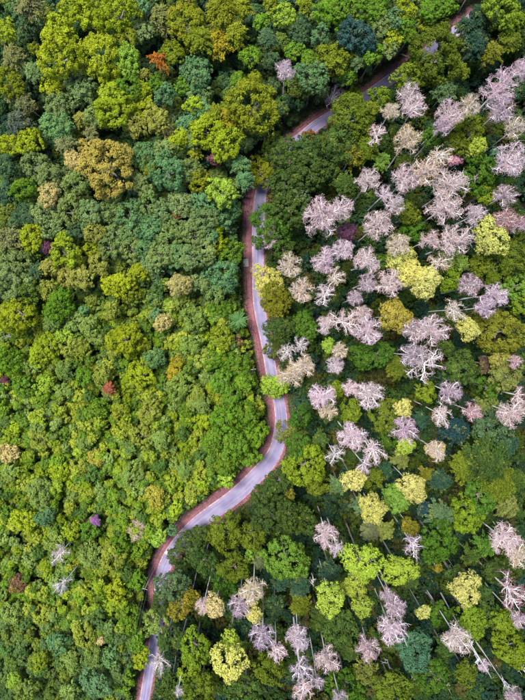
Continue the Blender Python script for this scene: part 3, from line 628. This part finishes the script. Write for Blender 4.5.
def palm(u, v, h, label):
    c = at(u, v, h); root = bpy.data.objects.new('palm_tree', None); C.objects.link(root); root.location = (c.x, c.y, gz(c.x, c.y) - 0.05); tag(root, label, 'palm')
    hh = h - root.location.z; stem(root, TR_G[2], Vector((0, 0, hh)), 0.55)
    rng = np.random.default_rng(77); t = np.linspace(0, 1, 9); Lf = 3.4
    rach = np.stack([Lf * t * (1 - 0.1 * t), 0 * t, 1.1 * t - 1.9 * t * t], 1)
    v1, f1 = tubes([rach], [np.linspace(0.05, 0.015, 9)], 4)
    tt = np.repeat(np.linspace(0.12, 0.98, 34), 2); sg = np.tile([1.0, -1.0], 34)
    pos = np.stack([np.interp(tt, t, rach[:, 0]), sg * 0.30, np.interp(tt, t, rach[:, 2]) - 0.10], 1)
    al = np.stack([np.full(68, 0.55), sg, np.full(68, -0.35)], 1); nr = unit(np.stack([0 * tt, 0.3 * sg, 1 + 0 * tt], 1))
    v2, f2 = leaf_quads(rng, pos, nr, al, 0.75 * (1.1 - 0.5 * tt), 0.13)
    vv = np.concatenate([v1, v2]); ff = np.concatenate([f1, f2 + len(v1)])
    me = mesh_np('frond', vv, ff, M['leaf'], attrs={'tint': ('FLOAT', rng.uniform(0.3, 0.9, len(ff))), 'turn': ('FLOAT', rng.uniform(0, 0.6, len(ff)))})
    for i in range(15):
        e = rng.uniform(-0.75, 0.25); obj('frond', me, root, (0, 0, hh), (0, e, i * 2.399 + rng.normal(0, 0.1)), (rng.uniform(0.7, 1.05),) * 3, (0.10, 0.22, 0.07))
palm(238, 320, 11, 'roadside palm with star of bluish-green fronds, left of the road')

# pale dead stems, given by the pixels of foot and tip
def snag(u0, v0, u1, v1, label, ntw=26, w=1.0, h=None, z0=3.0):
    d0 = math.hypot(u0 - CX, v0 - CY); d1 = math.hypot(u1 - CX, v1 - CY)
    if h is None: h = H - (H - z0) * d0 / d1
    a = at(u0, v0, z0); b = at(u1, v1, h); ax = (b - a)
    foot = a - ax * (z0 / max(1.0, ax.z)); foot.z = gz(foot.x, foot.y) - 0.05
    root = bpy.data.objects.new('dead_tree', None); C.objects.link(root); root.location = foot; tag(root, label, 'dead tree', 'dead standing stems')
    top = b - foot; stem(root, TR_P[int(u0) % 4], top, 0.72 * w)
    rng = np.random.default_rng(int(u0 * 3 + v0))
    for i in range(5):
        t = rng.uniform(0.6, 0.99); p0 = np.array(top) * t; az = rng.uniform(0, 6.28); P_, R2 = [], []
        main = bend(rng, p0, (math.cos(az), math.sin(az), 0.9), rng.uniform(1.8, 3.4) * w, 5, 0.2); P_.append(main); R2.append(np.linspace(0.10, 0.035, 6))
        for k in range(ntw // 5):
            q = main[rng.integers(1, 6)]; P_.append(bend(rng, q, rng.normal(0, 1, 3) + np.array([0, 0, 0.6]), rng.uniform(0.5, 1.3), 3, 0.25)); R2.append(np.linspace(0.045, 0.02, 4))
        vv, ff = tubes(P_, R2, 4); obj('limb', mesh_np('limb', vv, ff, M['pale_bark'], True), root)
snag(438, 588, 485, 667, 'long white dead trunk slanting across the lower right forest', 60, 1.15)
snag(383, 582, 405, 641, 'white dead trunk among mauve twigs, right of the lime-yellow trees', 50)
snag(491, 655, 513, 698, 'bent white dead trunk near the bottom right corner', 20, 0.9)
snag(512, 650, 527, 676, 'short white trunk leaving the right edge near the bottom', 15, 0.9)
snag(384, 647, 389, 668, 'short isolated white stem just below the mauve twigs near the bottom', 10, 0.8)
snag(432, 655, 450, 692, 'thin bluish dead stem with fine twigs near the bottom right', 60, 0.6)
snag(445, 555, 461, 580, 'thin pale stem above the lower right yellow tree', 10, 0.6)
snag(487, 515, 512, 545, 'pale trunk running into the pinkish-white tree at lower right edge', 15, 0.8)
snag(504, 603, 516, 617, 'small pale trunk above the lime tree at right edge', 10, 0.7)
snag(405, 524, 417, 552, 'pale trunk crossing the mauve tree right of the lime-yellow trees', 30, 0.8)
snag(408, 669, 414, 679, 'tiny pale stem tip below the lobed teal tree at bottom', 10, 0.7)
snag(308, 653, 305, 699, 'white trunk running straight down through mauve twigs at bottom', 20, 0.8, h=30)
snag(312, 568, 314, 585, 'small pale forked stem right of the lime-green tree', 25, 0.6, h=20)
snag(358, 197, 372, 176, 'white stem left of the twiggy trees on the upper right', 10, 0.75)
snag(497, 178, 522, 150, 'long white trunk slanting up at the right edge, upper part', 15, 0.9)
snag(486, 127, 504, 95, 'white trunk below the large twiggy tree at upper right', 15, 0.8)
snag(458, 247, 478, 240, 'curved white stem left of the bright yellow tree', 5, 0.8, h=27)
snag(476, 72, 491, 54, 'pale stem inside the golden olive feathery tree at top right', 5, 0.75)
snag(19, 338, 4, 337, 'short white stem at the left edge, halfway down', 5, 0.6, h=14, z0=7.0)
snag(501, 177, 515, 166, 'second white trunk beside the long slanting one at right', 5, 0.7)

# ------------------------------------------------------------------ power line along the left bank, small roadside things
def pole(u, v, label, z=0.0):
    p = at(u, v, 0); root = bpy.data.objects.new('utility_pole', None); C.objects.link(root); root.location = (p.x, p.y, gz(p.x, p.y) - 0.05); tag(root, label, 'utility pole', 'utility poles beside the road')
    Hp = 12.0; vv, ff = tubes([[(0, 0, 0), (0, 0, Hp * 0.5), (0, 0, Hp)]], [[0.19, 0.16, 0.13]], 10); obj('shaft', mesh_np('shaft', vv, ff, M['concrete'], True), root)
    d, s, i = road_dist(p.x, p.y); a = math.atan2(RN[i][1], RN[i][0])
    def box(nm, cx, cy, cz, sx, sy, sz, mt):
        q = np.array([(x, y, z_) for x in (-1, 1) for y in (-1, 1) for z_ in (-1, 1)]) * np.array([sx, sy, sz]) / 2 + np.array([cx, cy, cz])
        fa = [(0, 1, 3, 2), (4, 6, 7, 5), (0, 4, 5, 1), (2, 3, 7, 6), (0, 2, 6, 4), (1, 5, 7, 3)]
        return obj(nm, mesh_np(nm, q, fa, M[mt]), root, (0, 0, 0), (0, 0, a))
    box('crossarm', 0, 0.17, Hp - 0.5, 1.8, 0.12, 0.14, 'concrete')
    tops = []
    for x in (-0.8, 0.0, 0.8):
        vv, ff = tubes([[(x, 0.17, Hp - 0.43), (x, 0.17, Hp - 0.33), (x, 0.17, Hp - 0.2)]], [[0.03, 0.07, 0.04]], 8); obj('insulator', mesh_np('insulator', vv, ff, M['insulator'], True), root, (0, 0, 0), (0, 0, a))
        ca, sa = math.cos(a), math.sin(a); tops.append(root.location + Vector((x * ca - 0.17 * sa, x * sa + 0.17 * ca, Hp - 0.2)))
    return tops
t1 = pole(254, 366, 'concrete utility pole seen from above beside the middle of the road')
t2 = pole(153.5, 570, 'white utility pole leaning outward in view beside the lower road')
t3 = pole(112, 752, 'utility pole below the bottom edge beside the road')
t4 = pole(457, 14, 'white utility pole by the road at the top edge')
for nm, A, B in (('wires between the mid-road pole and the lower pole', t1, t2), ('wires running off the bottom edge from the lower pole', t2, t3)):
    P_, R2 = [], []
    for a, b in zip(A, B):
        t = np.linspace(0, 1, 17)[:, None]; q = np.array(a) * (1 - t) + np.array(b) * t; q[:, 2] -= (4 * 0.9 * t * (1 - t))[:, 0]; P_.append(q); R2.append(np.full(17, 0.013))
    vv, ff = tubes(P_, R2, 4); tag(obj('power_line', mesh_np('power_line', vv, ff, M['wire'])), 'thin ' + nm, 'power line', 'power lines')

def slab(u, v, sx, sy, sz, rz, name, label, cat, mt):
    p = at(u, v, 0); b = 0.06
    q = []
    for z_, ins in ((0, 0), (sz - b, 0), (sz, b)):
        for x, y in ((-1, -1), (1, -1), (1, 1), (-1, 1)): q.append((x * (sx / 2 - ins), y * (sy / 2 - ins), z_))
    fa = [(3, 2, 1, 0), (8, 9, 10, 11)] + [(k * 4 + i, k * 4 + (i + 1) % 4, k * 4 + 4 + (i + 1) % 4, k * 4 + 4 + i) for k in range(2) for i in range(4)]
    return tag(obj(name, mesh_np(name, q, fa, M[mt]), None, (p.x, p.y, 0.04), (0, 0, rz)), label, cat)
slab(246, 263, 1.7, 2.7, 0.35, 0.05, 'culvert_slab', 'pale pinkish concrete culvert slab on the red verge left of the road', 'culvert', 'concrete')
slab(167, 552, 1.5, 1.1, 0.3, 0.7, 'concrete_block', 'whitish concrete block on the verge at the lower bend', 'block', 'concrete')

# ------------------------------------------------------------------ thicket: shrubs and saplings that close the gaps, too many to count
def thicket():
    rng = np.random.default_rng(5)
    def lattice(st, jit):
        X, Y = np.meshgrid(np.arange(-128, 128, st), np.arange(-152, 146, st)); return np.stack([X.ravel(), Y.ravel()], 1) + rng.uniform(-jit, jit, (X.size, 2))
    def info(P):
        D, S = road_dist_np(P); return D, S, CX + P[:, 0] * FPX / (H - 9), CY - P[:, 1] * FPX / (H - 9)
    sets = []
    for st, zone in ((2.0, 'fine'), (2.8, 'coarse'), (4.6, 'outer')):
        P = lattice(st, st * 0.42); D, S, u, v = info(P)
        out = (np.abs(u - 262) > 300) | (np.abs(v - 350) > 385)
        fine = (S > 0) & (v > 275 + 25 * np.sin(u * 0.05)) & ~out
        keep = {'fine': fine, 'coarse': ~fine & ~out, 'outer': out}[zone]
        k = keep.sum(); sc = {'fine': rng.choice([0.55, 0.65, 0.75, 1.0], k) * rng.uniform(0.85, 1.15, k), 'coarse': rng.uniform(0.85, 1.3, k), 'outer': rng.uniform(1.3, 1.9, k)}[zone]
        sets.append((P[keep], D[keep], S[keep], u[keep], v[keep], sc))
    P, D, S, u, v, sc = (np.concatenate(x) for x in zip(*sets)); left = S > 0
    clear = np.where(left, np.interp(v, rowv, half + vl), np.interp(v, rowv, half + vr)) + 0.4
    # keep a shrub's own radius off the road; near it only small ones
    sc = np.minimum(sc, np.maximum(0.22, (D - clear) / 2.3)); ok = D > clear + 0.35
    P, D, S, u, v, sc, left, clear = (x[ok] for x in (P, D, S, u, v, sc, left, clear)); n = len(P)
    sm = 0.5 + 0.25 * np.sin(u * 0.045 + 1.0) * np.sin(v * 0.05) + 0.25 * np.sin(u * 0.021 - v * 0.033 + 2.0)
    hl = np.interp(v, [0, 200, 300, 420, 620, 720], [10.0, 10.0, 10.0, 9.5, 9.5, 9.5])
    h = np.where(left, hl * rng.uniform(0.62, 1.2, n) + 2.0 * (sm - 0.5), rng.uniform(2.0, 8.5, n))
    h = np.minimum(h, 1.0 + (D - clear) * 1.7 + sc)
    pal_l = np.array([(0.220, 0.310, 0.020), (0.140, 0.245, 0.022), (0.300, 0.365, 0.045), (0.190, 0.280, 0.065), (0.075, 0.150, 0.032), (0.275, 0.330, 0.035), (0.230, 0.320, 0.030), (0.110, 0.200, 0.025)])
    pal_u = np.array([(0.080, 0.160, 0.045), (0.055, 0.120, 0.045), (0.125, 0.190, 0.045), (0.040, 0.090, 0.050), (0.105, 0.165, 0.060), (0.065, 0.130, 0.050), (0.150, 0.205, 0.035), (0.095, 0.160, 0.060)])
    pal_r = np.array([(0.026, 0.060, 0.024), (0.038, 0.075, 0.017), (0.020, 0.050, 0.032), (0.058, 0.085, 0.014), (0.028, 0.064, 0.032), (0.068, 0.068, 0.022), (0.042, 0.078, 0.017), (0.024, 0.056, 0.030)])  # right-bank understory greens, darkened in colour to deepen the shade in the gaps
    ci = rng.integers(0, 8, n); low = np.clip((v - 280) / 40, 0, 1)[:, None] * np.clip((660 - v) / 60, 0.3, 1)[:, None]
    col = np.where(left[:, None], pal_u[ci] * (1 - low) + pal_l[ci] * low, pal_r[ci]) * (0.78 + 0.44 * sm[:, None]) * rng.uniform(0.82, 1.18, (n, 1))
    pos = np.column_stack([P, gz_np(P, D) + np.maximum(h - 1.2 * sc, 0.5 * sc)])
    me = bpy.data.meshes.new('thicket'); me.vertices.add(n); me.vertices.foreach_set('co', pos.astype(np.float32).ravel())
    def att(nm, typ, val, fld): me.attributes.new(nm, typ, 'POINT').data.foreach_set(fld, np.asarray(val, np.float32).ravel())
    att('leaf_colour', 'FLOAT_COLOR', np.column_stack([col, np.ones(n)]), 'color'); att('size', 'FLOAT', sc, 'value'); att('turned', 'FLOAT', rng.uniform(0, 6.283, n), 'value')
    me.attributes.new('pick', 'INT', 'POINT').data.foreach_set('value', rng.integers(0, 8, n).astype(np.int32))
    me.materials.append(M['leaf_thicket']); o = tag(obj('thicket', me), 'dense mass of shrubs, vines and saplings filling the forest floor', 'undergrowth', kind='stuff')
    # the shrubs repeat the small crowns that already stand in the scene
    src = []
    for key in (('lobed', 's'), ('dense', 's')):
        for m in VAR[key]:
            q = next((x for x in bpy.data.objects if x.data is m), None)
            if q is not None: src.append(q)
    g = bpy.data.node_groups.new('thicket', 'GeometryNodeTree'); g.interface.new_socket('Geometry', in_out='INPUT', socket_type='NodeSocketGeometry'); g.interface.new_socket('Geometry', in_out='OUTPUT', socket_type='NodeSocketGeometry')
    N, L = g.nodes, g.links; gi = N.new('NodeGroupInput'); go = N.new('NodeGroupOutput'); jn = N.new('GeometryNodeJoinGeometry')
    def named(nm, typ):
        a = N.new('GeometryNodeInputNamedAttribute'); a.data_type = typ; a.inputs[0].default_value = nm; return a.outputs[0]
    size, turned, pick = named('size', 'FLOAT'), named('turned', 'FLOAT'), named('pick', 'INT')
    rot = N.new('ShaderNodeCombineXYZ'); L.new(turned, rot.inputs[2])
    for i, q in enumerate(src):
        oi = N.new('GeometryNodeObjectInfo'); oi.transform_space = 'ORIGINAL'; oi.inputs[0].default_value = q
        sm_ = N.new('GeometryNodeSetMaterial'); sm_.inputs['Material'].default_value = M['leaf_thicket']; L.new(oi.outputs['Geometry'], sm_.inputs[0])
        md = N.new('ShaderNodeMath'); md.operation = 'MODULO'; L.new(pick, md.inputs[0]); md.inputs[1].default_value = len(src)
        cp = N.new('ShaderNodeMath'); cp.operation = 'COMPARE'; L.new(md.outputs[0], cp.inputs[0]); cp.inputs[1].default_value = i; cp.inputs[2].default_value = 0.1
        ip = N.new('GeometryNodeInstanceOnPoints'); L.new(gi.outputs[0], ip.inputs['Points']); L.new(cp.outputs[0], ip.inputs['Selection']); L.new(sm_.outputs[0], ip.inputs['Instance'])
        L.new(rot.outputs[0], ip.inputs['Rotation']); L.new(size, ip.inputs['Scale']); L.new(ip.outputs[0], jn.inputs[0])
    L.new(jn.outputs[0], go.inputs[0]); o.modifiers.new('shrubs', 'NODES').node_group = g
    print('thicket shrubs', n, len(src))
thicket()
def verge_grass():
    rng = np.random.default_rng(8); n = len(RL); P, Cc = [], []
    k = 26000; i = rng.integers(0, n, k); sgn = rng.random(k) < 0.62
    edge = np.where(sgn, half[i] + vl[i], -(half[i] + vr[i])); off = edge + np.where(sgn, 1, -1) * (rng.normal(0.9, 1.0, k))
    off = np.where(np.abs(off) < half[i] + 0.25, edge, off)
    xy = RL[i] + RN[i] * off[:, None] + rng.normal(0, 0.3, (k, 2)); D, S = road_dist_np(xy); kp = D > np.interp(CY - xy[:, 1] * 3, rowv, half) + 0.2; xy = xy[kp]; k = len(xy)
    hh = rng.uniform(0.1, 0.9, k); pos = np.column_stack([xy, hh]); nr = unit(rng.normal(0, 0.6, (k, 3)) + np.array([0, 0, 1])); L = rng.uniform(0.25, 0.6, k)
    vv, ff = leaf_quads(rng, pos, nr, rng.normal(0, 1, (k, 3)), L, L * 0.5)
    pal = np.array([(0.11, 0.16, 0.03), (0.07, 0.12, 0.025), (0.16, 0.14, 0.05), (0.13, 0.08, 0.05)])[rng.integers(0, 4, k)]
    me = mesh_np('verge_weeds', vv, ff, M['leaf_weed'], attrs={'tint': ('FLOAT', rng.random(k)), 'turn': ('FLOAT', rng.random(k) * 0.8), 'leaf_colour': ('FLOAT_COLOR', np.column_stack([pal, np.ones(k)]))})
    tag(obj('verge_weeds', me), 'low weeds and grass along both edges of the verge', 'weeds', kind='stuff')
verge_grass()
print('objects', len(bpy.data.objects), 'tris', sum(len(m.polygons) * 2 for m in bpy.data.meshes))
